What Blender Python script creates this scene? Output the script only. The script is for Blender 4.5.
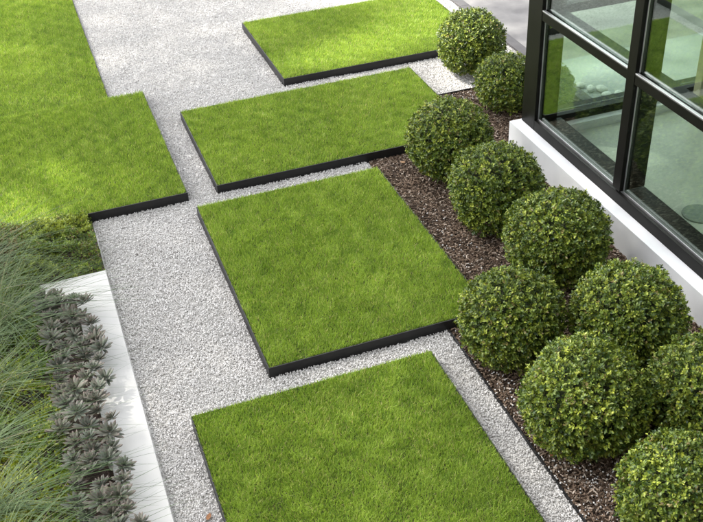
import bpy, math, random
import numpy as np
from mathutils import Matrix, Vector

for o in list(bpy.data.objects):
    bpy.data.objects.remove(o, do_unlink=True)
scene = bpy.context.scene
COL = scene.collection

# ------------------------------------------------------------------ camera, sky, sun, exposure
PITCH, YAW, ROLL, CAM_H, FPX = math.radians(35.1218), math.radians(-18.1906), math.radians(-2.9522), 4.867, 984.86
cy, sy, cp, sp = math.cos(YAW), math.sin(YAW), math.cos(PITCH), math.sin(PITCH)
fw = Vector((-sy * cp, cy * cp, -sp)); rt = Vector((cy, sy, 0)); up = rt.cross(fw)
cr, sr = math.cos(ROLL), math.sin(ROLL)
r2 = cr * rt + sr * up; u2 = -sr * rt + cr * up
cd = bpy.data.cameras.new('camera'); cam = bpy.data.objects.new('camera', cd); COL.objects.link(cam)
cd.sensor_width = 36; cd.lens = FPX * 36 / 703; cd.sensor_fit = 'HORIZONTAL'; cd.clip_end = 1000; cd.clip_start = .05
cam.matrix_world = Matrix(((r2.x, u2.x, -fw.x, 0), (r2.y, u2.y, -fw.y, 0), (r2.z, u2.z, -fw.z, CAM_H), (0, 0, 0, 1)))
scene.camera = cam

SUN_EL, SUN_AZ = math.radians(46), math.radians(-52)      # azimuth measured from +Y towards +X
world = bpy.data.worlds.new('World'); scene.world = world; world.use_nodes = True
nt = world.node_tree; nt.nodes.clear()
wo = nt.nodes.new('ShaderNodeOutputWorld'); bg = nt.nodes.new('ShaderNodeBackground'); sky = nt.nodes.new('ShaderNodeTexSky')
sky.sky_type = 'NISHITA'; sky.sun_disc = False; sky.sun_elevation = SUN_EL; sky.sun_rotation = SUN_AZ
sky.air_density = 1.0; sky.dust_density = 3.0; sky.ozone_density = 1.0
bg.inputs['Strength'].default_value = .15
hs = nt.nodes.new('ShaderNodeHueSaturation'); hs.inputs['Saturation'].default_value = .18      # hazy, nearly white sky
nt.links.new(sky.outputs[0], hs.inputs['Color']); nt.links.new(hs.outputs[0], bg.inputs['Color']); nt.links.new(bg.outputs[0], wo.inputs['Surface'])
sd = bpy.data.lights.new('sun', 'SUN'); sun = bpy.data.objects.new('sun', sd); COL.objects.link(sun)
sd.energy = 3.0; sd.angle = math.radians(1.2); sd.color = (1, .95, .85)
sdir = Vector((math.sin(SUN_AZ) * math.cos(SUN_EL), math.cos(SUN_AZ) * math.cos(SUN_EL), math.sin(SUN_EL)))
sun.rotation_euler = sdir.to_track_quat('Z', 'Y').to_euler()
sun.location = sdir * 30
scene.view_settings.view_transform = 'Standard'; scene.view_settings.look = 'None'
scene.view_settings.exposure = 2.2; scene.view_settings.gamma = 1

# ------------------------------------------------------------------ helpers
def lin(r, g, b):
    f = lambda c: (c / 255 / 12.92) if c / 255 <= .04045 else ((c / 255 + .055) / 1.055) ** 2.4
    return (f(r), f(g), f(b), 1)

def new_mat(name):
    m = bpy.data.materials.new(name); m.use_nodes = True
    t = m.node_tree; t.nodes.clear()
    out = t.nodes.new('ShaderNodeOutputMaterial')
    return m, t, out

def N(t, kind, **kw):
    n = t.nodes.new(kind)
    for k, v in kw.items():
        if k.startswith('i_'):
            n.inputs[k[2:].replace('_', ' ')].default_value = v
        else:
            setattr(n, k, v)
    return n

def ramp(t, fac, stops):
    n = t.nodes.new('ShaderNodeValToRGB'); e = n.color_ramp.elements
    while len(e) < len(stops): e.new(.5)
    for el, (p, c) in zip(e, stops):
        el.position = p; el.color = c
    t.links.new(fac, n.inputs[0]); return n.outputs['Color']

def solid_mat(name, stops, scale=8, rough=.6, metal=0, bump=.1, bscale=60, spec=.5, coords='Object', detail=6, fine=None):
    m, t, out = new_mat(name)
    tc = N(t, 'ShaderNodeTexCoord')
    nz = N(t, 'ShaderNodeTexNoise'); nz.inputs['Scale'].default_value = scale; nz.inputs['Detail'].default_value = detail
    t.links.new(tc.outputs[coords], nz.inputs['Vector'])
    b = N(t, 'ShaderNodeBsdfPrincipled'); b.inputs['Roughness'].default_value = rough; b.inputs['Metallic'].default_value = metal
    b.inputs['Specular IOR Level'].default_value = spec
    t.links.new(ramp(t, nz.outputs['Fac'], stops), b.inputs['Base Color'])
    n2 = N(t, 'ShaderNodeTexNoise'); n2.inputs['Scale'].default_value = bscale; n2.inputs['Detail'].default_value = 4
    t.links.new(tc.outputs[coords], n2.inputs['Vector'])
    bp = N(t, 'ShaderNodeBump'); bp.inputs['Strength'].default_value = bump; bp.inputs['Distance'].default_value = .01
    t.links.new(n2.outputs['Fac'], bp.inputs['Height']); t.links.new(bp.outputs[0], b.inputs['Normal'])
    t.links.new(b.outputs[0], out.inputs['Surface'])
    return m

def leaf_mat(name, rough=.45, spec=.4, transl=.3, tint=(1, 1, 1)):
    """colour from the mesh colour attribute; a share of the light passes through the blade"""
    m, t, out = new_mat(name)
    at = N(t, 'ShaderNodeAttribute', attribute_name='tint')
    b = N(t, 'ShaderNodeBsdfPrincipled'); b.inputs['Roughness'].default_value = rough
    b.inputs['Specular IOR Level'].default_value = spec
    t.links.new(at.outputs['Color'], b.inputs['Base Color'])
    tr = N(t, 'ShaderNodeBsdfTranslucent')
    mx = N(t, 'ShaderNodeMix', data_type='RGBA', blend_type='MULTIPLY'); mx.inputs[0].default_value = 1
    t.links.new(at.outputs['Color'], mx.inputs[6]); mx.inputs[7].default_value = (1.4, 1.35, .8, 1)
    t.links.new(mx.outputs[2], tr.inputs['Color'])
    ms = N(t, 'ShaderNodeMixShader'); ms.inputs[0].default_value = transl
    t.links.new(b.outputs[0], ms.inputs[1]); t.links.new(tr.outputs[0], ms.inputs[2]); t.links.new(ms.outputs[0], out.inputs['Surface'])
    return m

def instance_mat(name, stops, rough=.8, spec=.3):
    m, t, out = new_mat(name)
    oi = N(t, 'ShaderNodeObjectInfo'); tc = N(t, 'ShaderNodeTexCoord')
    b = N(t, 'ShaderNodeBsdfPrincipled'); b.inputs['Roughness'].default_value = rough; b.inputs['Specular IOR Level'].default_value = spec
    c = ramp(t, oi.outputs['Random'], stops)
    nz = N(t, 'ShaderNodeTexNoise'); nz.inputs['Scale'].default_value = 2.5; nz.inputs['Detail'].default_value = 3
    t.links.new(tc.outputs['Object'], nz.inputs['Vector'])
    mr = N(t, 'ShaderNodeMapRange'); mr.inputs[3].default_value = .8; mr.inputs[4].default_value = 1.12
    t.links.new(nz.outputs['Fac'], mr.inputs[0])
    mx = N(t, 'ShaderNodeVectorMath', operation='SCALE')
    t.links.new(c, mx.inputs[0]); t.links.new(mr.outputs[0], mx.inputs['Scale']); t.links.new(mx.outputs[0], b.inputs['Base Color'])
    t.links.new(b.outputs[0], out.inputs['Surface'])
    return m

def link(name, mesh, parent=None):
    o = bpy.data.objects.new(name, mesh); COL.objects.link(o)
    if parent: o.parent = parent
    return o

def tag(o, label=None, cat=None, group=None, kind=None):
    if label: o['label'] = label
    if cat: o['category'] = cat
    if group: o['group'] = group
    if kind: o['kind'] = kind
    return o

def thing(name, loc, label, cat, group=None, rz=0):
    o = bpy.data.objects.new(name, None); COL.objects.link(o)
    o.empty_display_size = .1
    o.location = loc; o.rotation_euler = (0, 0, rz)
    return tag(o, label, cat, group)

def np_mesh(name, V, F, mat, tint=None, smooth=False):
    """V (n,3), F (m,3) or (m,4)"""
    V = np.asarray(V, np.float32); F = np.asarray(F, np.int32); k = F.shape[1]
    me = bpy.data.meshes.new(name)
    me.vertices.add(len(V)); me.vertices.foreach_set('co', V.ravel())
    me.loops.add(F.size); me.loops.foreach_set('vertex_index', F.ravel())
    me.polygons.add(len(F)); me.polygons.foreach_set('loop_start', np.arange(0, F.size, k, dtype=np.int32))
    try: me.polygons.foreach_set('loop_total', np.full(len(F), k, np.int32))
    except Exception: pass
    if smooth: me.polygons.foreach_set('use_smooth', np.ones(len(F), bool))
    if tint is not None:
        a = me.attributes.new('tint', 'FLOAT_COLOR', 'POINT')
        c = np.ones((len(V), 4), np.float32); c[:, :3] = tint
        a.data.foreach_set('color', c.ravel())
    me.materials.append(mat); me.update(calc_edges=True)
    return me

class MB:
    """collects boxes and prisms into one mesh"""
    def __init__(s): s.v = []; s.f = []
    def box(s, x0, x1, y0, y1, z0, z1, ch=0):
        import bmesh
        b = len(s.v)
        if ch <= 0:
            s.v += [(x0, y0, z0), (x1, y0, z0), (x1, y1, z0), (x0, y1, z0), (x0, y0, z1), (x1, y0, z1), (x1, y1, z1), (x0, y1, z1)]
            s.f += [tuple(b + i for i in q) for q in ((0, 3, 2, 1), (4, 5, 6, 7), (0, 1, 5, 4), (1, 2, 6, 5), (2, 3, 7, 6), (3, 0, 4, 7))]
        else:
            bm = bmesh.new(); bmesh.ops.create_cube(bm, size=1)
            for v in bm.verts:
                v.co = ((x0 + x1) / 2 + v.co.x * (x1 - x0), (y0 + y1) / 2 + v.co.y * (y1 - y0), (z0 + z1) / 2 + v.co.z * (z1 - z0))
            bmesh.ops.bevel(bm, geom=bm.edges[:], offset=ch, segments=2, affect='EDGES', profile=.5)
            bm.verts.index_update()
            s.v += [tuple(v.co) for v in bm.verts]; s.f += [tuple(b + v.index for v in f.verts) for f in bm.faces]
            bm.free()
        return s
    def prism(s, poly, z0, z1):
        b = len(s.v); n = len(poly)
        s.v += [(x, y, z0) for x, y in poly] + [(x, y, z1) for x, y in poly]
        s.f += [tuple(b + i for i in range(n))[::-1], tuple(b + n + i for i in range(n))]
        s.f += [(b + i, b + (i + 1) % n, b + n + (i + 1) % n, b + n + i) for i in range(n)]
        return s
    def build(s, name, mat, parent=None):
        me = bpy.data.meshes.new(name); me.from_pydata(s.v, [], s.f); me.materials.append(mat); me.update()
        o = link(name, me, parent)
        if parent: o.matrix_parent_inverse = parent.matrix_basis.inverted()
        return o

def sheet(name, poly, z, mat, parent=None):
    me = bpy.data.meshes.new(name); me.from_pydata([(x, y, z) for x, y in poly], [], [tuple(range(len(poly)))]); me.materials.append(mat)
    o = link(name, me, parent)
    if parent: o.matrix_parent_inverse = parent.matrix_basis.inverted()
    return o

def rect(x0, x1, y0, y1): return [(x0, y0), (x1, y0), (x1, y1), (x0, y1)]

def scatter(name, pts, mat, smin, smax, prim='stone', seed=0, rmin=(0, 0, 0), rmax=(6.283, 6.283, 6.283)):
    """one small stone or chip on every vertex of a point mesh (geometry nodes)"""
    me = bpy.data.meshes.new(name); me.vertices.add(len(pts)); me.vertices.foreach_set('co', np.asarray(pts, np.float32).ravel()); me.update()
    me.materials.append(mat)
    o = link(name, me)
    g = bpy.data.node_groups.new(name + '_nodes', 'GeometryNodeTree')
    g.interface.new_socket('Geometry', in_out='INPUT', socket_type='NodeSocketGeometry')
    g.interface.new_socket('Geometry', in_out='OUTPUT', socket_type='NodeSocketGeometry')
    gi = g.nodes.new('NodeGroupInput'); go = g.nodes.new('NodeGroupOutput')
    ip = g.nodes.new('GeometryNodeInstanceOnPoints')
    if prim == 'stone':
        pr = g.nodes.new('GeometryNodeMeshIcoSphere'); pr.inputs['Radius'].default_value = .5; pr.inputs['Subdivisions'].default_value = 1
    else:
        pr = g.nodes.new('GeometryNodeMeshCube'); pr.inputs['Size'].default_value = (1, 1, 1)
    sm = g.nodes.new('GeometryNodeSetMaterial'); sm.inputs['Material'].default_value = mat
    rr = g.nodes.new('FunctionNodeRandomValue'); rr.data_type = 'FLOAT_VECTOR'
    rr.inputs[0].default_value = rmin; rr.inputs[1].default_value = rmax; rr.inputs['Seed'].default_value = seed
    rs = g.nodes.new('FunctionNodeRandomValue'); rs.data_type = 'FLOAT_VECTOR'
    rs.inputs[0].default_value = smin; rs.inputs[1].default_value = smax; rs.inputs['Seed'].default_value = seed + 7
    L = g.links.new
    L(gi.outputs[0], ip.inputs['Points']); L(pr.outputs['Mesh'], sm.inputs['Geometry']); L(sm.outputs[0], ip.inputs['Instance'])
    L(rr.outputs[0], ip.inputs['Rotation']); L(rs.outputs[0], ip.inputs['Scale']); L(ip.outputs[0], go.inputs[0])
    md = o.modifiers.new('scatter', 'NODES'); md.node_group = g
    return o

def unit(a): return a / np.maximum(np.linalg.norm(a, axis=-1, keepdims=True), 1e-9)

class Waves:
    """smooth low-frequency field for colour patches and lumps"""
    def __init__(s, seed, fmin, fmax, n=10, dim=2):
        r = np.random.default_rng(seed); k = r.normal(size=(n, dim)); k = k / np.linalg.norm(k, axis=1, keepdims=True)
        s.k = k * r.uniform(fmin, fmax, (n, 1)); s.p = r.uniform(0, 6.28, n); s.n = n
    def __call__(s, P): return np.sin(P[:, :s.k.shape[1]] @ s.k.T + s.p).sum(1) / math.sqrt(s.n / 2)

# ------------------------------------------------------------------ materials
M = {}
M['soil'] = solid_mat('turf_soil', [(.3, (.03, .035, .010, 1)), (.7, (.07, .07, .022, 1))], 20, .95, bump=.6)
M['ground'] = solid_mat('ground_earth', [(.3, (.06, .09, .02, 1)), (.7, (.09, .13, .03, 1))], 2, .95, bump=.5)
M['gravel_bed'] = solid_mat('gravel_bed', [(.35, lin(196, 193, 188)), (.65, lin(222, 220, 216))], 90, .9, bump=1, bscale=120)
M['gravel'] = instance_mat('gravel_stone', [(0, lin(134, 131, 127)), (.10, lin(172, 169, 166)), (.45, lin(191, 189, 187)), (.85, lin(202, 200, 198)), (1, lin(214, 212, 210))], .85, .25)
M['mulch_bed'] = solid_mat('mulch_bed', [(.35, (.022, .014, .010, 1)), (.65, (.06, .038, .026, 1))], 40, .95, bump=1, bscale=80)
M['bark'] = instance_mat('bark_chip', [(0, (.03, .020, .013, 1)), (.35, (.075, .050, .034, 1)), (.65, (.135, .093, .065, 1)), (.85, (.22, .162, .12, 1)), (.96, (.34, .28, .23, 1)), (1, (.46, .40, .34, 1))], .85, .2)
M['steel'] = solid_mat('dark_steel', [(.3, (.007, .007, .008, 1)), (.7, (.012, .0118, .0118, 1))], 9, .45, bump=.06, bscale=30, spec=.4)
M['bronze'] = solid_mat('bronze_frame', [(.3, (.0035, .0033, .0027, 1)), (.7, (.006, .0056, .0047, 1))], 5, .4, bump=.02, bscale=40, spec=.16)
M['bead'] = solid_mat('aluminium_bead', [(.3, (.30, .30, .31, 1)), (.7, (.42, .42, .43, 1))], 8, .35, metal=.8, bump=.02)
M['plinth'] = solid_mat('white_render', [(.25, lin(184, 186, 188)), (.6, lin(200, 201, 203)), (.8, lin(207, 208, 208))], 2.2, .8, bump=.12, bscale=90)
M['coping'] = solid_mat('white_stone', [(.3, lin(180, 179, 176)), (.7, lin(187, 186, 183))], 6, .7, bump=.1, bscale=140)
M['pavement'] = solid_mat('grey_pavement', [(.3, lin(84, 82, 82)), (.5, lin(104, 102, 101)), (.7, lin(126, 124, 121))], 2.4, .75, bump=.15, bscale=120, detail=9)
M['kerb'] = solid_mat('dark_kerb', [(.3, lin(58, 56, 58)), (.7, lin(74, 72, 73))], 6, .75, bump=.2)
M['floor'] = solid_mat('pale_floor', [(.3, lin(150, 152, 142)), (.7, lin(172, 173, 162))], 1.4, .4, bump=.02)
M['terrace'] = solid_mat('pale_terrace', [(.3, lin(122, 126, 126)), (.7, lin(140, 144, 143))], 1.4, .6, bump=.05)
M['mat'] = solid_mat('grey_disc', [(.3, lin(112, 118, 110)), (.7, lin(124, 130, 122))], 30, .9, bump=.2)
M['wall_in'] = solid_mat('tan_wall', [(.3, lin(128, 120, 98)), (.7, lin(142, 134, 110))], 2, .8, bump=.05)
M['whitegloss'] = solid_mat('white_pebble', [(.3, lin(172, 173, 170)), (.7, lin(190, 190, 186))], 12, .5, bump=.05)
M['grass'] = leaf_mat('grass_blade', .5, .3, .34)
M['box'] = leaf_mat('boxwood_leaf', .40, .35, .18)
M['cover'] = leaf_mat('groundcover_leaf', .5, .3, .28)
M['tussock'] = leaf_mat('tussock_blade', .55, .2, .18)
M['succ'] = leaf_mat('succulent_leaf', .55, .3, .06)
M['stem'] = solid_mat('brown_stem', [(.3, (.05, .035, .022, 1)), (.7, (.09, .065, .04, 1))], 30, .9, bump=.5)
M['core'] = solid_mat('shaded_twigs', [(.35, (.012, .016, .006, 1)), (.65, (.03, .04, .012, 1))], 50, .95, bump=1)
M['dry_leaf'] = leaf_mat('dry_leaf', .7, .2, .2)
# tinted glass: clear body with a mirror film at the Fresnel angle
m, t, out = new_mat('green_glass')
tr = N(t, 'ShaderNodeBsdfTransparent'); tr.inputs['Color'].default_value = (.90, .965, .92, 1)
gl = N(t, 'ShaderNodeBsdfGlossy'); gl.inputs['Roughness'].default_value = .004; gl.inputs['Color'].default_value = (.93, 1, .95, 1)
fr = N(t, 'ShaderNodeFresnel')
gm = N(t, 'ShaderNodeNewGeometry'); mr = N(t, 'ShaderNodeMapRange'); mr.inputs[3].default_value = 2.2; mr.inputs[4].default_value = 1 / 2.2   # same film from both sides
t.links.new(gm.outputs['Backfacing'], mr.inputs[0]); t.links.new(mr.outputs[0], fr.inputs['IOR'])
ms = N(t, 'ShaderNodeMixShader'); t.links.new(fr.outputs[0], ms.inputs[0]); t.links.new(tr.outputs[0], ms.inputs[1]); t.links.new(gl.outputs[0], ms.inputs[2])
t.links.new(ms.outputs[0], out.inputs['Surface']); M['glass'] = m

# ------------------------------------------------------------------ plan (metres; camera stands over 0,0)
T = .0935                       # top of the steel trays over the gravel
TRAYS = [  # x0 x1 y0 y1
    (2.637, 5.22, 10.17, 12.08), (1.357, 4.072, 8.13, 9.86), (1.092, 2.892, 5.40, 7.84), (.452, 2.27, 2.70, 5.135)]
LB = (-2.3, 1.072, 8.12, 10.54)   # raised lawn on the left
KX0, KX1 = 5.49, 5.62             # kerb
MX = 2.533                        # gravel / mulch edge
PY = 9.19                         # far edge of the mulch bed

# ------------------------------------------------------------------ the setting
tag(sheet('ground', rect(-150, 150, -150, 150), -.06, M['ground']), kind='structure')
tag(sheet('gravel_path', rect(.155, KX0, 2.2, 24), -.012, M['gravel_bed']), kind='structure')
tag(sheet('mulch_bed', [(MX, -1), (KX0, -1), (KX0, PY), (4.078, PY), (4.078, 8.12), (2.9, 8.12), (2.9, 5.39), (MX, 5.39)], -.004, M['mulch_bed']), kind='structure')
tag(sheet('pavement', rect(KX1, 40, -10, 40), .0, M['pavement']), kind='structure')
tag(sheet('terrace', rect(KX1 + .002, 9.5, 7.86, 9.45), .004, M['terrace']), kind='structure')
tag(sheet('lawn', rect(-12, .69, 10.55, 24), .0, M['soil']), kind='structure')
tag(sheet('planting_bed', rect(-6, .15, -1, 8.11), .02, M['mulch_bed']), kind='structure')

# kerb stones
k = thing('kerb', (KX0, 9, 0), 'dark grey stone kerb between white gravel and grey pavement', 'kerb')
yy = 7.9
rng = np.random.default_rng(3)
while yy < 20:
    MB().box(KX0, KX1, yy, yy + .896, -.05, .030 + rng.uniform(-.002, .002), .006).build('kerb_stone', M['kerb'], k); yy += .9

# ------------------------------------------------------------------ grass
def grass_mesh(name, x0, x1, y0, y1, z, dens, seed, lmin=.024, lmax=.044, w=.0058, over=.012, yellow=0., clip=None):
    r = np.random.default_rng(seed); n = int((x1 - x0) * (y1 - y0) * dens)
    P = np.stack([r.uniform(x0, x1, n), r.uniform(y0, y1, n), np.full(n, z)], 1)
    lump = Waves(seed + 1, 2, 9, 14)(P); fine = Waves(seed + 2, 14, 45, 16)(P); hue = Waves(seed + 3, 1.2, 5, 10)(P)
    # neighbouring blades lean together, in slowly turning directions
    la = Waves(11, 2.5, 10, 10)(P) * 1.2 + r.normal(0, 1.9, n)
    lean = np.abs(r.normal(.55, .30, n)) + .12 * np.clip(fine, 0, 2)
    L = r.uniform(lmin, lmax, n) * (1 + .03 * lump + .07 * fine)
    d = np.stack([np.cos(la) * np.sin(lean), np.sin(la) * np.sin(lean), np.cos(lean)], 1)
    tip = P + d * L[:, None]
    # blades at the rim keep mostly inside the tray
    tip[:, 0] = np.clip(tip[:, 0], x0 - over, x1 + over); tip[:, 1] = np.clip(tip[:, 1], y0 - over * .3, y1 + over)
    fa = r.uniform(0, 6.283, n); side = np.stack([np.cos(fa), np.sin(fa), np.zeros(n)], 1) * (w * r.uniform(.6, 1.25, n))[:, None] * .5
    mid = P + d * (L * .5)[:, None] + np.array([0, 0, .004])
    V = np.stack([P - side, P + side, mid + side * .8, mid - side * .8, tip], 1).reshape(-1, 3)
    b = (np.arange(n) * 5)[:, None]
    # green, with lighter and straw-coloured blades mixed in
    g0 = np.array([.118, .215, .026]); g1 = np.array([.355, .475, .080]); st = np.array([.52, .48, .22])
    u = np.clip(.47 + .05 * hue + .09 * fine + r.normal(0, .30, n), 0, 1)[:, None]
    C = g0 * (1 - u) + g1 * u
    dry = (r.random(n) < .035 + .02 * np.clip(lump, 0, 2))[:, None]
    C = np.where(dry, st, C)
    C = np.repeat(C, 5, axis=0)
    F = np.concatenate([b + np.array([0, 1, 2]), b + np.array([0, 2, 3]), b + np.array([3, 2, 4])], 0) if clip == 'full' else None
    if F is None:   # two triangles: enough at this size
        V = np.stack([P - side, P + side, tip], 1).reshape(-1, 3); F = (np.arange(n) * 3)[:, None] + np.array([0, 1, 2]); C = C.reshape(n, 5, 3)[:, :3].reshape(-1, 3)
    return np_mesh(name, V, F, M['grass'], C)

TRAY_LABEL = ['raised square of lawn in dark steel edging farthest back, beside the kerb',
              'second raised lawn rectangle from the back, in dark steel edging beside the gravel pocket',
              'raised square of lawn in the middle with the tallest-looking dark steel front',
              'nearest raised square of lawn, cut off by the bottom of the picture']
DENS = [24000, 27000, 33000, 38000]
for i, (x0, x1, y0, y1) in enumerate(TRAYS):
    t = thing('lawn_tray', ((x0 + x1) / 2, (y0 + y1) / 2, 0), TRAY_LABEL[i], 'lawn', 'raised lawn squares in steel edging')
    e = .007
    MB().box(x0, x1, y0, y0 + e, -.04, T).build('edging_plate', M['steel'], t)
    MB().box(x0, x1, y1 - e, y1, -.04, T - .008).build('edging_plate', M['steel'], t)
    MB().box(x0, x0 + e, y0 + e + .0005, y1 - e - .0005, -.04, T).build('edging_plate', M['steel'], t)
    MB().box(x1 - e, x1, y0 + e + .0005, y1 - e - .0005, -.04, T).build('edging_plate', M['steel'], t)
    MB().box(x0 + e + .001, x1 - e - .001, y0 + e + .001, y1 - e - .001, -.03, T - .012).build('soil', M['soil'], t)
    g = link('grass', grass_mesh('grass', x0 + e + .004, x1 - e - .002, y0 + e + .008, y1 - .003, T - .013, DENS[i], 20 + i), t)
    g.matrix_parent_inverse = t.matrix_basis.inverted(); tag(g, kind='stuff')

# raised lawn at the left and the lower lawn behind it
x0, x1, y0, y1 = LB
t = thing('lawn_terrace', ((x0 + x1) / 2, (y0 + y1) / 2, 0), 'large raised lawn at the left edge, dark steel front above the gravel', 'lawn')
e = .007
MB().box(x0, x1, y0, y0 + e, -.04, T).build('edging_plate', M['steel'], t)
MB().box(x1 - e, x1, y0 + e + .0005, y1 - e - .0005, -.04, T).build('edging_plate', M['steel'], t)
MB().box(x0, x1, y1 - e, y1, -.04, T - .02).build('edging_plate', M['steel'], t)
MB().box(x0, x1 - e - .001, y0 + e + .001, y1 - e - .001, -.03, T - .012).build('soil', M['soil'], t)
g = link('grass', grass_mesh('grass', -1.5, x1 - e - .002, y0 + e + .006, y1 + .012, T - .013, 27000, 31), t)
g.matrix_parent_inverse = t.matrix_basis.inverted(); tag(g, kind='stuff')
g = link('lawn_grass', grass_mesh('lawn_grass', -1.4, .685, 10.56, 15.6, .0, 19000, 33, w=.0062))
tag(g, 'flat green lawn running off the top left corner beside the gravel', 'grass', kind='stuff')
s = thing('lawn_edging', (.693, 13, 0), 'thin dark steel strip between the top left lawn and the gravel', 'edging')
MB().box(.690, .697, 10.545, 24, -.04, .022).build('edging_strip', M['steel'], s)

# ------------------------------------------------------------------ steel strips round the mulch bed
s = thing('mulch_edging', (MX, 4, 0), 'thin dark steel strip between the gravel beside the nearest lawn and the mulch', 'edging')
MB().box(MX - .003, MX + .004, -1, 5.396, -.04, .016).build('edging_strip', M['steel'], s)
s = thing('pocket_edging', (4.8, PY, 0), 'thin dark steel strip at the front of the small gravel pocket', 'edging')
MB().box(4.076, KX0 - .002, PY - .003, PY + .004, -.04, .022).build('edging_strip', M['steel'], s)

# ------------------------------------------------------------------ gravel, mulch
def points_in(rects, dens, seed, holes=(), zmin=-.004, zmax=.006):
    r = np.random.default_rng(seed); out = []
    for (a, b, c, d, k) in rects:
        n = int((b - a) * (d - c) * dens * k)
        P = np.stack([r.uniform(a, b, n), r.uniform(c, d, n), r.uniform(zmin, zmax, n)], 1)
        for (hx0, hx1, hy0, hy1) in holes:
            P = P[~((P[:, 0] > hx0) & (P[:, 0] < hx1) & (P[:, 1] > hy0) & (P[:, 1] < hy1))]
        out.append(P)
    return np.concatenate(out)

holes = [(a - .004, b + .004, c - .004, d + .004) for a, b, c, d in TRAYS + [LB]] + [(MX - .008, 9, -1, 5.40), (2.88, 9, 5.2, 8.14), (4.06, 9, 8.1, PY + .008)]
gp = points_in([(.17, 2.9, 3.0, 8.14, 1.0), (.70, KX0 - .006, 8.14, 10.6, .8), (.70, KX0 - .006, 10.6, 15.6, .62)], 11500, 5, holes)
gp[:, 2] += .004 * Waves(91, 2, 7, 8)(gp)
g = scatter('gravel', gp, M['gravel'], (.009, .008, .006), (.020, .016, .011), 'stone', 1)
tag(g, 'white crushed stone gravel around the raised lawns', 'gravel', kind='stuff')

mholes = [(TRAYS[1][0], TRAYS[1][1] + .004, TRAYS[1][2] - .004, TRAYS[1][3]), (TRAYS[2][0], TRAYS[2][1] + .004, TRAYS[2][2] - .004, TRAYS[2][3]), (4.31, 9, -2, 7.84)]
mp = points_in([(MX + .01, 4.31, 2.0, 5.39, 1), (2.90, 4.31, 5.39, 8.12, 1), (4.08, KX0, 7.84, PY - .008, 1), (2.9, 4.3, 8.0, 8.12, .6)], 6000, 6, mholes, -.002, .012)
mp[:, 2] += .003 * np.abs(Waves(92, 2, 9, 8)(mp))
g = scatter('bark_mulch', mp, M['bark'], (.006, .004, .003), (.042, .010, .007), 'chip', 3, (-.45, -.35, 0), (.45, .35, 6.283))
tag(g, 'dark brown shredded bark mulch under the boxwood balls', 'mulch', kind='stuff')
r = np.random.default_rng(8)
sp_ = []
for (cx, cyy, sxx, syy, n) in [(2.72, 3.55, .13, .28, 190), (2.66, 4.3, .06, .5, 110), (2.95, 3.55, .15, .1, 70), (3.02, 6.4, .09, .7, 70), (2.75, 4.9, .1, .3, 50), (4.4, 9.08, .2, .05, 30), (3.3, 5.3, .3, .5, 40)]:
    sp_.append(np.stack([np.maximum(r.normal(cx, sxx, n), MX + .012), r.normal(cyy, syy, n), r.uniform(.010, .018, n)], 1))
sp_ = np.concatenate(sp_)
sp_ = sp_[~((sp_[:, 0] < 2.91) & (sp_[:, 1] > 5.38) & (sp_[:, 1] < 7.86))]
g = scatter('stray_gravel', sp_, M['gravel'], (.010, .009, .007), (.021, .018, .014), 'stone', 9)
tag(g, 'white stones kicked out of the gravel onto the dark mulch', 'gravel', kind='stuff')

# ------------------------------------------------------------------ white stone coping (two slabs and a corner)
c = thing('stone_coping', (0, 5, 0), 'white stone coping along the left planting bed', 'coping')
MB().box(-.40, .157, 6.90, 7.215, -.05, .05, .004).build('coping_slab', M['coping'], c)
MB().box(-.135, .157, 3.2, 6.8985, -.05, .05, .003).build('coping_slab', M['coping'], c)

# ------------------------------------------------------------------ boxwood balls
def leaf_cloud(B, A, r, k, L, W, spread, colfun):
    """k leaves on every sprig: B sprig points (n,3), A sprig axes (n,3). each leaf is a folded diamond of two triangles"""
    n = len(B); B = np.repeat(B, k, 0); A = np.repeat(A, k, 0)
    ref = unit(r.normal(size=(n * k, 3))); p = unit(ref - (ref * A).sum(1, keepdims=True) * A)
    l = unit(A * r.uniform(.25, .9, (n * k, 1)) + p * spread)
    nn = unit(A - (A * l).sum(1, keepdims=True) * l + 1e-4); s = np.cross(l, nn)
    base = B + A * r.uniform(-.022, .008, (n * k, 1)) + p * .002
    Lk = (L * r.uniform(.7, 1.2, (n * k, 1))); Wk = (W * r.uniform(.75, 1.15, (n * k, 1)))
    m = base + l * Lk * .52
    V = np.stack([base, m + s * Wk * .5 + nn * Wk * .16, base + l * Lk, m - s * Wk * .5 + nn * Wk * .16], 1).reshape(-1, 3)
    b = (np.arange(n * k) * 4)[:, None]
    F = np.concatenate([b + np.array([0, 1, 2]), b + np.array([0, 2, 3])], 0)
    C = np.repeat(colfun(n, k, r), 4, 0)
    return V, F, C

def box_col(n, k, r):
    old = np.array([.022, .048, .009]); mid = np.array([.115, .165, .023]); new = np.array([.32, .36, .048]); brn = np.array([.17, .14, .05])
    u = np.clip(np.repeat(r.beta(1.6, 2.2, n), k) + r.normal(0, .16, n * k), 0, 1)[:, None]
    C = np.where(u < .5, old + (mid - old) * u * 2, mid + (new - mid) * (u - .5) * 2)
    br = np.repeat(r.random(n) < .06, k) & (r.random(n * k) < .5)
    C[br] = brn * r.uniform(.7, 1.3, (br.sum(), 1))
    return C

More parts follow.
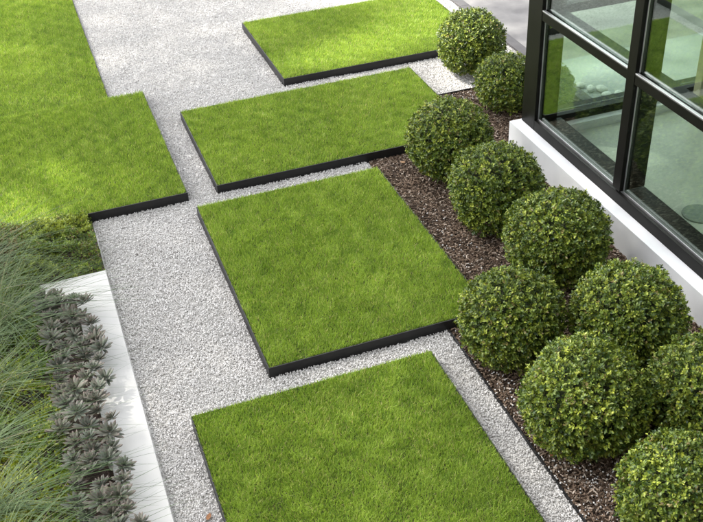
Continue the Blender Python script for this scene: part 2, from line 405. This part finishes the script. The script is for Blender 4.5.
def boxwood(x, y, R, seed, label, zf=.95, sprigs=4700):
    r = np.random.default_rng(seed)
    t = thing('boxwood', (x, y, 0), label, 'shrub', 'clipped boxwood balls in the mulch bed', r.uniform(0, 6.28))
    n = int(sprigs * (R / .42) ** 2)
    d = unit(r.normal(size=(n * 2, 3))); d = d[d[:, 2] > -.8][:n]
    lump = Waves(seed + 50, 2.5, 6, 9, 3); lf = Waves(seed + 90, 9, 18, 9, 3)
    cl = Waves(seed + 130, 26, 44, 14, 3)(d)                 # little tufts with gaps between
    rad = R * (.95 + .026 * lump(d) + .016 * lf(d)) + .012 * np.clip(cl, -1.6, 1.2) - R * .24 * r.random(len(d)) ** 2.2 + r.normal(0, .007, len(d))
    cz = R * zf * .93
    B = d * rad[:, None] * np.array([1, 1, zf]) + np.array([0, 0, cz])
    A = unit(d + r.normal(0, .42, d.shape) + np.array([0, 0, .25]))
    V, F, C = leaf_cloud(B, A, r, 8, .0235, .0140, .85, box_col)
    V[:, 2] = np.maximum(V[:, 2], .012)
    tag(link('foliage', np_mesh('foliage', V, F, M['box'], C), t), kind='stuff')
    # twiggy inside
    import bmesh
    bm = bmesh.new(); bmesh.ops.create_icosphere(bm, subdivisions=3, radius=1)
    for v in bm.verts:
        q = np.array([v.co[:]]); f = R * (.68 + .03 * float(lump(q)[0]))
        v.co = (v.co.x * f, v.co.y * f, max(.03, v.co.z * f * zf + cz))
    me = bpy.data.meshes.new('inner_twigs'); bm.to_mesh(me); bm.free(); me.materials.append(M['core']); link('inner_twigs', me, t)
    bm = bmesh.new(); bmesh.ops.create_cone(bm, segments=8, radius1=.03, radius2=.022, depth=.25, cap_ends=True)
    bmesh.ops.translate(bm, verts=bm.verts, vec=(0, 0, .115))
    me = bpy.data.meshes.new('stem'); bm.to_mesh(me); bm.free(); me.materials.append(M['stem']); link('stem', me, t)
    return t

BOX = [
    (4.74, 9.633, .410, 'clipped boxwood ball farthest back, standing on the gravel pocket beside the top lawn'),
    (4.66, 8.60, .345, 'clipped boxwood ball partly behind the left corner post of the glass building'),
    (3.549, 7.602, .438, 'clipped boxwood ball at the front right corner of the second lawn, flattest of all'),
    (3.538, 6.60, .430, 'clipped boxwood ball in front of the corner of the white plinth wall'),
    (3.625, 5.706, .437, 'clipped boxwood ball below the window mullion, touching none of the lawns'),
    (2.83, 4.94, .402, 'clipped boxwood ball touching the front right corner of the middle lawn'),
    (3.574, 4.613, .430, 'clipped boxwood ball close to the white wall, right behind the large ball'),
    (2.855, 3.995, .433, 'large clipped boxwood ball beside the gravel strip of the nearest lawn'),
    (3.62, 3.77, .41, 'clipped boxwood ball cut off by the right edge of the picture'),
    (2.99, 3.12, .385, 'clipped boxwood ball cut off at the bottom right corner'),
    (5.10, 8.47, .27, 'small boxwood ball seen through the glass behind the corner of the building')]
for i, (x, y, R, lb) in enumerate(BOX):
    boxwood(x, y, R, 200 + i, lb, .90 if i == 2 else .95)

# ------------------------------------------------------------------ glass building
XF, XI = 4.43, 4.68
gb = thing('glass_building', (7, 4, 0), 'glass building with dark bronze frame on a white plinth wall', 'building')
ZR = 3.0
MB().prism([(4.31, -3), (4.76, -3), (4.76, 7.52), (11, 7.52), (11, 7.84), (4.31, 7.84)], -.05, .286).build('plinth_wall', M['plinth'], gb)
MB().box(4.765, 10.9, -3, 7.515, -.05, .2).build('floor', M['floor'], gb)
def member(name, *b, mat='bronze'): return MB().box(*b, .003).build(name, M[mat], gb)
member('corner_post', XF, XI, 7.565, 7.815, .288, ZR)
sill = member('sill_rail', XF, 4.462, -3, 7.563, .288, .394)
member('inner_sill', 4.487, XI + .04, -3, 7.563, .288, .372)
member('glazing_bead', 4.464, 4.474, -3, 7.563, .288, .412, mat='bead')
ys = [6.125, 4.62, 3.1, 1.6, .1, -1.4]
for y in ys: member('mullion', XF, XI, y - .055, y + .055, .414, ZR)
bays = [(6.182, 7.563)] + [(b + .057, a - .057) for a, b in zip(ys, ys[1:])]
for (a, b) in bays:
    member('transom', XF + .004, XI - .03, a, b, 1.41, 1.492)
    member('transom_bead', XF + .002, XF + .03, a, b, 1.494, 1.508, mat='bead')
    for z0, z1 in ((.40, 1.408), (1.51, ZR - .12)):
        p = MB().box(4.476, 4.482, a, b, z0, z1).build('glass_pane', M['glass'], gb)
    member('jamb_bead', 4.464, 4.474, b - .012, b, .414, 1.408, mat='bead')
    member('jamb_bead', 4.464, 4.474, b - .012, b, 1.51, ZR - .12, mat='bead')
# far side of the room
member('far_sill_rail', XI + .002, 11, 7.60, 7.80, .288, .37)
xs = [6.62, 8.2, 9.8]
for x in xs: member('mullion', x - .063, x + .063, 7.60, 7.815, .372, ZR)
for a, b in zip([XI + .002] + [x + .065 for x in xs[:-1]], [x - .065 for x in xs]):
    member('transom', a, b, 7.62, 7.80, 1.41, 1.492)
    for z0, z1 in ((.372, 1.408), (1.494, ZR - .12)):
        MB().box(a, b, 7.70, 7.706, z0, z1).build('glass_pane', M['glass'], gb)
member('roof_beam', XF, XI, -3, 7.815, ZR + .002, ZR + .16)
member('roof_beam', XI + .002, 11, 7.6, 7.815, ZR + .002, ZR + .16)
for y in [7.0 - 1.5 * k for k in range(7)]: member('roof_beam', XI + .002, 11, y - .04, y + .04, ZR + .002, ZR + .14)
for k in range(6): MB().box(XI + .01, 11, 5.55 - 1.5 * k, 6.95 - 1.5 * k, ZR + .10, ZR + .108).build('roof_pane', M['glass'], gb)  # unseen roof, made of glass so daylight reaches the room floor
MB().box(10.9, 11.1, -3, 7.5, .0, ZR).build('end_wall', M['wall_in'], gb)
# interior bits
w = thing('partition', (6.5, 6.9, .2), 'tan partition panel inside the glass building at the top right', 'partition')
MB().box(6.12, 7.9, 7.30, 7.40, .201, 2.6, .004).build('panel', M['wall_in'], w)
import bmesh
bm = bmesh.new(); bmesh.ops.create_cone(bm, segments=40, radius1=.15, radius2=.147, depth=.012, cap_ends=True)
me = bpy.data.meshes.new('floor_disc'); bm.to_mesh(me); bm.free(); me.materials.append(M['mat'])
o = link('floor_disc', me); o.location = (5.06, 5.77, .2065); tag(o, 'thin round grey disc on the pale floor inside the glass', 'mat')  # flat grey disc standing in for a faint oval on the floor
# smooth white boulders on the pavement, seen through the glass
for q, (x, y, s_) in enumerate([(5.66, 8.72, .062), (5.72, 8.60, .062), (5.82, 8.54, .07), (5.80, 8.40, .06), (5.93, 8.37, .062)]):
    bm = bmesh.new(); bmesh.ops.create_icosphere(bm, subdivisions=3, radius=1)
    for v in bm.verts: v.co = (v.co.x * s_ * (1 + .1 * math.sin(3 * v.co.y + q)), v.co.y * s_ * .8, v.co.z * s_ * .55 + s_ * .5)
    me = bpy.data.meshes.new('white_boulder'); bm.to_mesh(me); bm.free(); me.materials.append(M['whitegloss'])
    for pl in me.polygons: pl.use_smooth = True
    o = link('white_boulder', me); o.location = (x, y, .0); o.rotation_euler = (0, 0, q)
    tag(o, ['farthest', 'middle', 'rightmost', 'nearest left', 'nearest right'][q] + ' smooth white boulder of five on the pavement behind the glass', 'boulder', 'white boulders behind the glass')

# ------------------------------------------------------------------ left planting: succulents
def succulent_leaf(L, W, seed):
    """thick pointed leaf along +X, cupped, 5 cross rows"""
    u = np.array([0, .22, .5, .74, .9, 1.0]); wd = np.array([.34, .62, .95, .9, .5, .04]); V = []; C = []
    r = np.random.default_rng(seed)
    g = np.array([.10, .132, .10]); pk = np.array([.23, .16, .15])
    g = g * ((1.1, 1.1, 1.1), (1.2, 1.22, 1.18), (1.18, 1.08, 1.05))[seed - 5]; pk = pk * ((.95, 1, 1), (.9, 1.03, 1), (1.0, .95, .95))[seed - 5]
    for i, (a, ww) in enumerate(zip(u, wd)):
        z = .30 * a * a * L * .5
        for s in (-1, 0, 1):
            V.append((a * L, s * ww * W * .5, z + abs(s) * .16 * W * ww))
            mixv = (.62 if s else .12) * (.4 + .6 * a) + (.25 if i >= 4 else 0)
            C.append(g * (1 - mixv) + pk * mixv)
    n = len(u); F = []
    for i in range(n - 1):
        for j in (0, 1): F.append((i * 3 + j, (i + 1) * 3 + j, (i + 1) * 3 + j + 1, i * 3 + j + 1))
    V = np.array(V); nb = len(V)
    low = V.copy(); low[:, 2] -= np.repeat(.14 * W * wd, 3)    # underside
    F2 = [tuple(nb + k for k in f[::-1]) for f in F]
    rim = [k * 3 for k in range(n)] + [n * 3 - 2, n * 3 - 1] + [k * 3 + 2 for k in range(n - 2, -1, -1)] + [1]
    F3 = [(a, b, nb + b, nb + a)[::-1] for a, b in zip(rim, rim[1:] + rim[:1])]
    return np_mesh('leaf', np.concatenate([V, low]), np.array(F + F2 + F3), M['succ'], np.array(C + C), True)

LEAVES = [[succulent_leaf(l * f, w * f, 5 + i) for i, f in enumerate((.9, 1.0, 1.12))] for l, w in ((.098, .025), (.080, .023), (.048, .016))]
def succulent(x, y, z, s, seed, label, tilt):
    r = random.Random(seed)
    t = thing('succulent', (x, y, z), label, 'succulent', 'grey rosette succulents along the coping')
    t.rotation_euler = (tilt[0], tilt[1], r.uniform(0, 6.28)); t.scale = (s, s, s)
    a = 0; fav = r.randrange(3)
    for tier, (cnt, el) in enumerate(((12, .10), (11, .48), (9, .95))):
        for k in range(cnt):
            a += 2.39996
            o = link('leaf', LEAVES[tier][fav if r.random() < .5 else r.randrange(3)], t)
            o.rotation_euler = (r.uniform(-.15, .15), -(el + r.uniform(-.14, .16)), a + r.uniform(-.2, .2))
            o.location = (.008 * math.cos(a), .008 * math.sin(a), .012 + .012 * tier)
def ordinal(k): return ['first', 'second', 'third', 'fourth', 'fifth', 'sixth', 'seventh', 'eighth', 'ninth', 'tenth', 'eleventh', 'twelfth', 'thirteenth', 'fourteenth', 'fifteenth', 'sixteenth', 'seventeenth', 'eighteenth', 'nineteenth', 'twentieth', 'twenty-first', 'twenty-second', 'twenty-third', 'twenty-fourth', 'twenty-fifth', 'twenty-sixth', 'twenty-seventh'][k]
r = random.Random(4)
rows = [('outer row on the white coping', -.085, 6.72, 3.95, .145, .165), ('middle row', -.215, 6.84, 3.95, .15, .15), ('inner row beside the groundcover', -.345, 6.84, 3.95, .155, .12)]
sid = 0
for nm, xb, ya, yb, st_, zb in rows:
    k = 0; y = ya
    while y > yb:
        x = xb - .02 + r.uniform(-.045, .045) + (.0 if y < 6.2 else -.03) + (.05 if y < 5.2 else 0) + .05 * math.sin(y * 2.3)
        succulent(x, y, zb + r.uniform(-.015, .03), r.uniform(.68, 1.08), sid, f'{ordinal(k)} grey succulent from the far end of the {nm}', (r.uniform(-.45, .45), r.uniform(-.2, .5)))
        y -= st_ * r.uniform(.68, 1.0); k += 1; sid += 1

# ------------------------------------------------------------------ groundcover and tussock grasses
def cover(name, x0, x1, y0, y1, n, zb, zh, seed, pal, L, W, label, k=6):
    r = np.random.default_rng(seed)
    B = np.stack([r.uniform(x0, x1, n), r.uniform(y0, y1, n), np.zeros(n)], 1)
    h = Waves(seed, 6, 16, 9)(B); h2 = Waves(seed + 1, 20, 40, 9)(B)
    B[:, 2] = zb + zh * (.55 + .22 * h + .15 * h2) - zh * .5 * r.random(n) ** 2
    B[:, 2] = np.maximum(B[:, 2], .02)
    A = unit(np.array([0, 0, 1.]) + r.normal(0, .5, B.shape))
    pal = np.array(pal); hue = Waves(seed + 2, 3, 9, 9)(B)
    def col(n_, k_, r_):
        u = np.clip(.5 + .25 * hue + r_.normal(0, .25, n_), 0, .999) * (len(pal) - 1)
        i = u.astype(int); f = (u - i)[:, None]
        return np.repeat(pal[i] * (1 - f) + pal[i + 1] * f, k_, 0) * r_.uniform(.75, 1.25, (n_ * k_, 1))
    V, F, C = leaf_cloud(B, A, r, k, L, W, .9, col)
    o = link(name, np_mesh(name, V, F, M['cover'], C)); tag(o, label, 'groundcover', kind='stuff'); return o
cover('yellow_groundcover', -1.05, -.40, 3.9, 7.25, 4400, .03, .13, 61, [(.05, .10, .01), (.11, .19, .015), (.22, .28, .02), (.33, .36, .03)], .030, .013, 'yellow-green low groundcover beside the grey succulents')
cover('mixed_groundcover', -1.3, .14, 7.23, 8.18, 6500, .03, .13, 62, [(.17, .12, .05), (.10, .13, .035), (.08, .14, .025), (.15, .22, .035), (.24, .29, .045), (.11, .15, .035)], .024, .011, 'mixed green and brown groundcover in front of the raised left lawn')

cover('low_groundcover', -1.3, .12, 7.86, 8.16, 2200, .08, .09, 64, [(.17, .12, .05), (.10, .14, .035), (.09, .15, .03), (.17, .23, .04), (.25, .30, .045)], .024, .011, 'brownish green strip of groundcover leaning on the steel front of the left lawn')

def tussock(x, y, z, n, seed, label, lean=(1.0, .1)):
    r = np.random.default_rng(seed)
    t = thing('tussock_grass', (x, y, z), label, 'grass', 'grey-green tussock grasses in the left bed')
    a = r.uniform(0, 6.283, n); el = np.clip(r.normal(.95, .3, n), .35, 1.5); Ln = r.uniform(.4, .95, n); far = r.random(n) < .14; Ln[far] = r.uniform(.75, 1.08, far.sum()); el[far] = r.uniform(.35, .8, far.sum()); a[far] = r.normal(-.1, .55, far.sum())
    h = np.stack([np.cos(a), np.sin(a), np.zeros(n)], 1) + np.array([lean[0], lean[1], 0]) * r.random((n, 1)); h = unit(h)
    base = r.normal(0, .05, (n, 3)) * np.array([1, 1, 0]); S = 7; sag = r.uniform(.25, .75, n)
    side = np.cross(h, np.array([0, 0, 1.])); w = r.uniform(.0028, .0048, n); w[far] *= 1.6
    V = np.zeros((n, S + 1, 2, 3)); 
    for k in range(S + 1):
        u = k / S
        c = base + h * (Ln * np.cos(el) * u + Ln * .35 * u * u)[:, None] + np.array([0, 0, 1.]) * (Ln * np.sin(el) * u - sag * Ln * u * u * .8)[:, None]
        ww = (w * (1 - u ** 2 * .9))[:, None] * .5
        V[:, k, 0] = c - side * ww; V[:, k, 1] = c + side * ww
    V = V.reshape(-1, 3); V[:, 2] = np.maximum(V[:, 2], .10 - z + .06 * r.random(len(V)).repeat(1) * 0)
    b = (np.arange(n) * (S + 1) * 2)[:, None]
    F = np.concatenate([b + np.array([2 * k, 2 * k + 1, 2 * k + 3, 2 * k + 2]) for k in range(S)], 0)
    C0 = np.array([.050, .085, .030]); C1 = np.array([.135, .180, .075]); u = r.random((n, 1)); C = C0 * (1 - u) + C1 * u
    dry = r.random(n) < .06; C[dry] = (.24, .21, .12); C[far] = C0 * r.uniform(.8, 1.5, (far.sum(), 1))
    tag(link('blades', np_mesh('blades', V, F, M['tussock'], np.repeat(C, (S + 1) * 2, 0)), t), kind='stuff')
TS = [(-.92, 7.65, 'tussock of grey-green grass in the mixed groundcover, standing farthest back at the left edge'), (-.72, 6.75, 'tussock of grey-green grass by the left end of the white coping, its blades lying over the slab'), (-.98, 7.10, 'second tussock of grey-green grass from the far end, at the left edge'), (-1.0, 6.5, 'fourth tussock of grey-green grass from the far end at the left edge'),
      (-.94, 5.9, 'fifth tussock of grey-green grass from the far end, beside the grey succulents'), (-1.02, 5.3, 'sixth tussock of grey-green grass from the far end at the left edge'),
      (-.95, 4.75, 'seventh tussock of grey-green grass from the far end at the left edge'), (-.92, 4.2, 'nearest tussock of grey-green grass, in the bottom left corner')]
for i, (x, y, lb) in enumerate(TS): tussock(x, y, .06, 220, 300 + i, lb)

# ------------------------------------------------------------------ fallen leaves
def fallen(x, y, z, rz, s, col, label):
    u = np.linspace(0, 1, 6); V = []; F = []
    for a in u:
        w = .5 * math.sin(math.pi * min(.98, a * .92 + .06)) ** .8 * .5
        for sgn in (-1, 0, 1): V.append(((a - .5) * s, sgn * w * s, (.10 * abs(sgn) * w + .16 * (a - .5) ** 2) * s))
    for i in range(5):
        for j in (0, 1): F.append((i * 3 + j, (i + 1) * 3 + j, (i + 1) * 3 + j + 1, i * 3 + j + 1))
    o = link('fallen_leaf', np_mesh('fallen_leaf', np.array(V), np.array(F), M['dry_leaf'], np.array(col), True))
    o.location = (x, y, z); o.rotation_euler = (random.Random(s).uniform(-.2, .2), .1, rz); tag(o, label, 'leaf', 'fallen leaves')
fallen(.372, 4.28, .014, 1.1, .062, (.24, .115, .055), 'brown fallen leaf on the gravel by the left side of the nearest lawn')
fallen(2.62, 3.93, .022, .4, .06, (.26, .12, .06), 'reddish fallen leaf on the mulch beside the gravel strip, left of the large boxwood ball')
fallen(3.2, 7.95, .02, 2.2, .06, (.30, .18, .10), 'pale brown fallen leaf on the mulch at the far end of the middle lawn')

# ------------------------------------------------------------------ unseen tree, added to shade the garden and let sun patches through
def unseen_shade_tree():
    r = np.random.default_rng(77)
    sd3 = np.array(sdir[:]); D = 20.
    cc = np.array([2.0, 7.6, 0]) + sd3 * D
    t = thing('unseen_shade_tree', (cc[0], cc[1], 0), 'unseen leafy tree added beyond the left lawn to shade the garden, its crown cut open for sun patches', 'tree')
    n = 10500
    P = unit(r.normal(size=(n, 3))) * (r.random((n, 1)) ** .4) * np.array([7.6, 8.6, 3.2]) + cc
    G = P - sd3 * (P[:, 2:3] / sd3[2])                      # where the leaf's shadow falls
    keep = np.ones(n, bool)
    gaps = Waves(78, 1.2, 4.2, 16)(G)
    keep &= ~((gaps > 1.2 - .10 * np.clip(G[:, 1] - 9.5, 0, 5)) & (G[:, 1] > 7.9) & ~((G[:, 0] < 2.7) & (G[:, 1] > 9.3)))
    for (gx, gy, ax, ay, rot) in ((4.55, 11.05, 1.15, .60, .5), (4.0, 10.6, .8, .42, .3), (-.45, 8.95, .85, .95, .3), (-.15, 8.45, .9, .5, .2), (4.6, 9.6, .6, .42, .4)):  # openings carved in the crown where sun patches should land
        c_, s_ = math.cos(rot), math.sin(rot); dx, dy = G[:, 0] - gx, G[:, 1] - gy
        keep &= ~(((dx * c_ + dy * s_) / ax) ** 2 + ((-dx * s_ + dy * c_) / ay) ** 2 < 1)
    P = P[keep]; m = len(P)
    A = unit(r.normal(size=(m, 3)) * .7 + np.array([0, 0, .6]))
    V, F, C = leaf_cloud(P - cc * np.array([1, 1, 0]), A, r, 3, .26, .15, .8, lambda a, b, q: np.array([.06, .11, .02]) * q.uniform(.6, 1.5, (a * b, 1)))
    tag(link('crown', np_mesh('crown', V, F, M['cover'], C), t), kind='stuff')
    bm = bmesh.new(); h = cc[2]
    def limb(p, q, r1, r2):
        p, q = Vector(p), Vector(q); d = q - p
        g = bmesh.ops.create_cone(bm, segments=10, radius1=r1, radius2=r2, depth=d.length, cap_ends=True)
        bmesh.ops.rotate(bm, verts=g['verts'], cent=(0, 0, 0), matrix=d.to_track_quat('Z', 'Y').to_matrix())
        bmesh.ops.translate(bm, verts=g['verts'], vec=(p + q) / 2)
    limb((0, 0, -.1), (.2, .1, h - 3), .38, .24)
    for k in range(9):
        a = k * 2.4; limb((.2, .1, h - 4.2 + .25 * k), (4.2 * math.cos(a), 4.8 * math.sin(a), h - .6 + .2 * k), .13, .03)
    me = bpy.data.meshes.new('trunk'); bm.to_mesh(me); bm.free(); me.materials.append(M['stem']); link('trunk', me, t)
unseen_shade_tree()

# ------------------------------------------------------------------ unseen building added behind the camera to block low sky light
h = thing('unseen_house', (0, -3, 0), 'unseen building block added behind the viewpoint to keep low sky light off the garden', 'building')
M['unseen_house_wall'] = solid_mat('grey_brick', [(.3, (.09, .085, .08, 1)), (.7, (.14, .135, .125, 1))], 12, .9, bump=.3)
MB().box(-13, 12, -6, -.9, -.05, 8.5).build('wall', M['unseen_house_wall'], h)
MB().box(-13.3, 12.3, -6.3, -.6, 8.502, 8.8).build('roof', M['steel'], h)
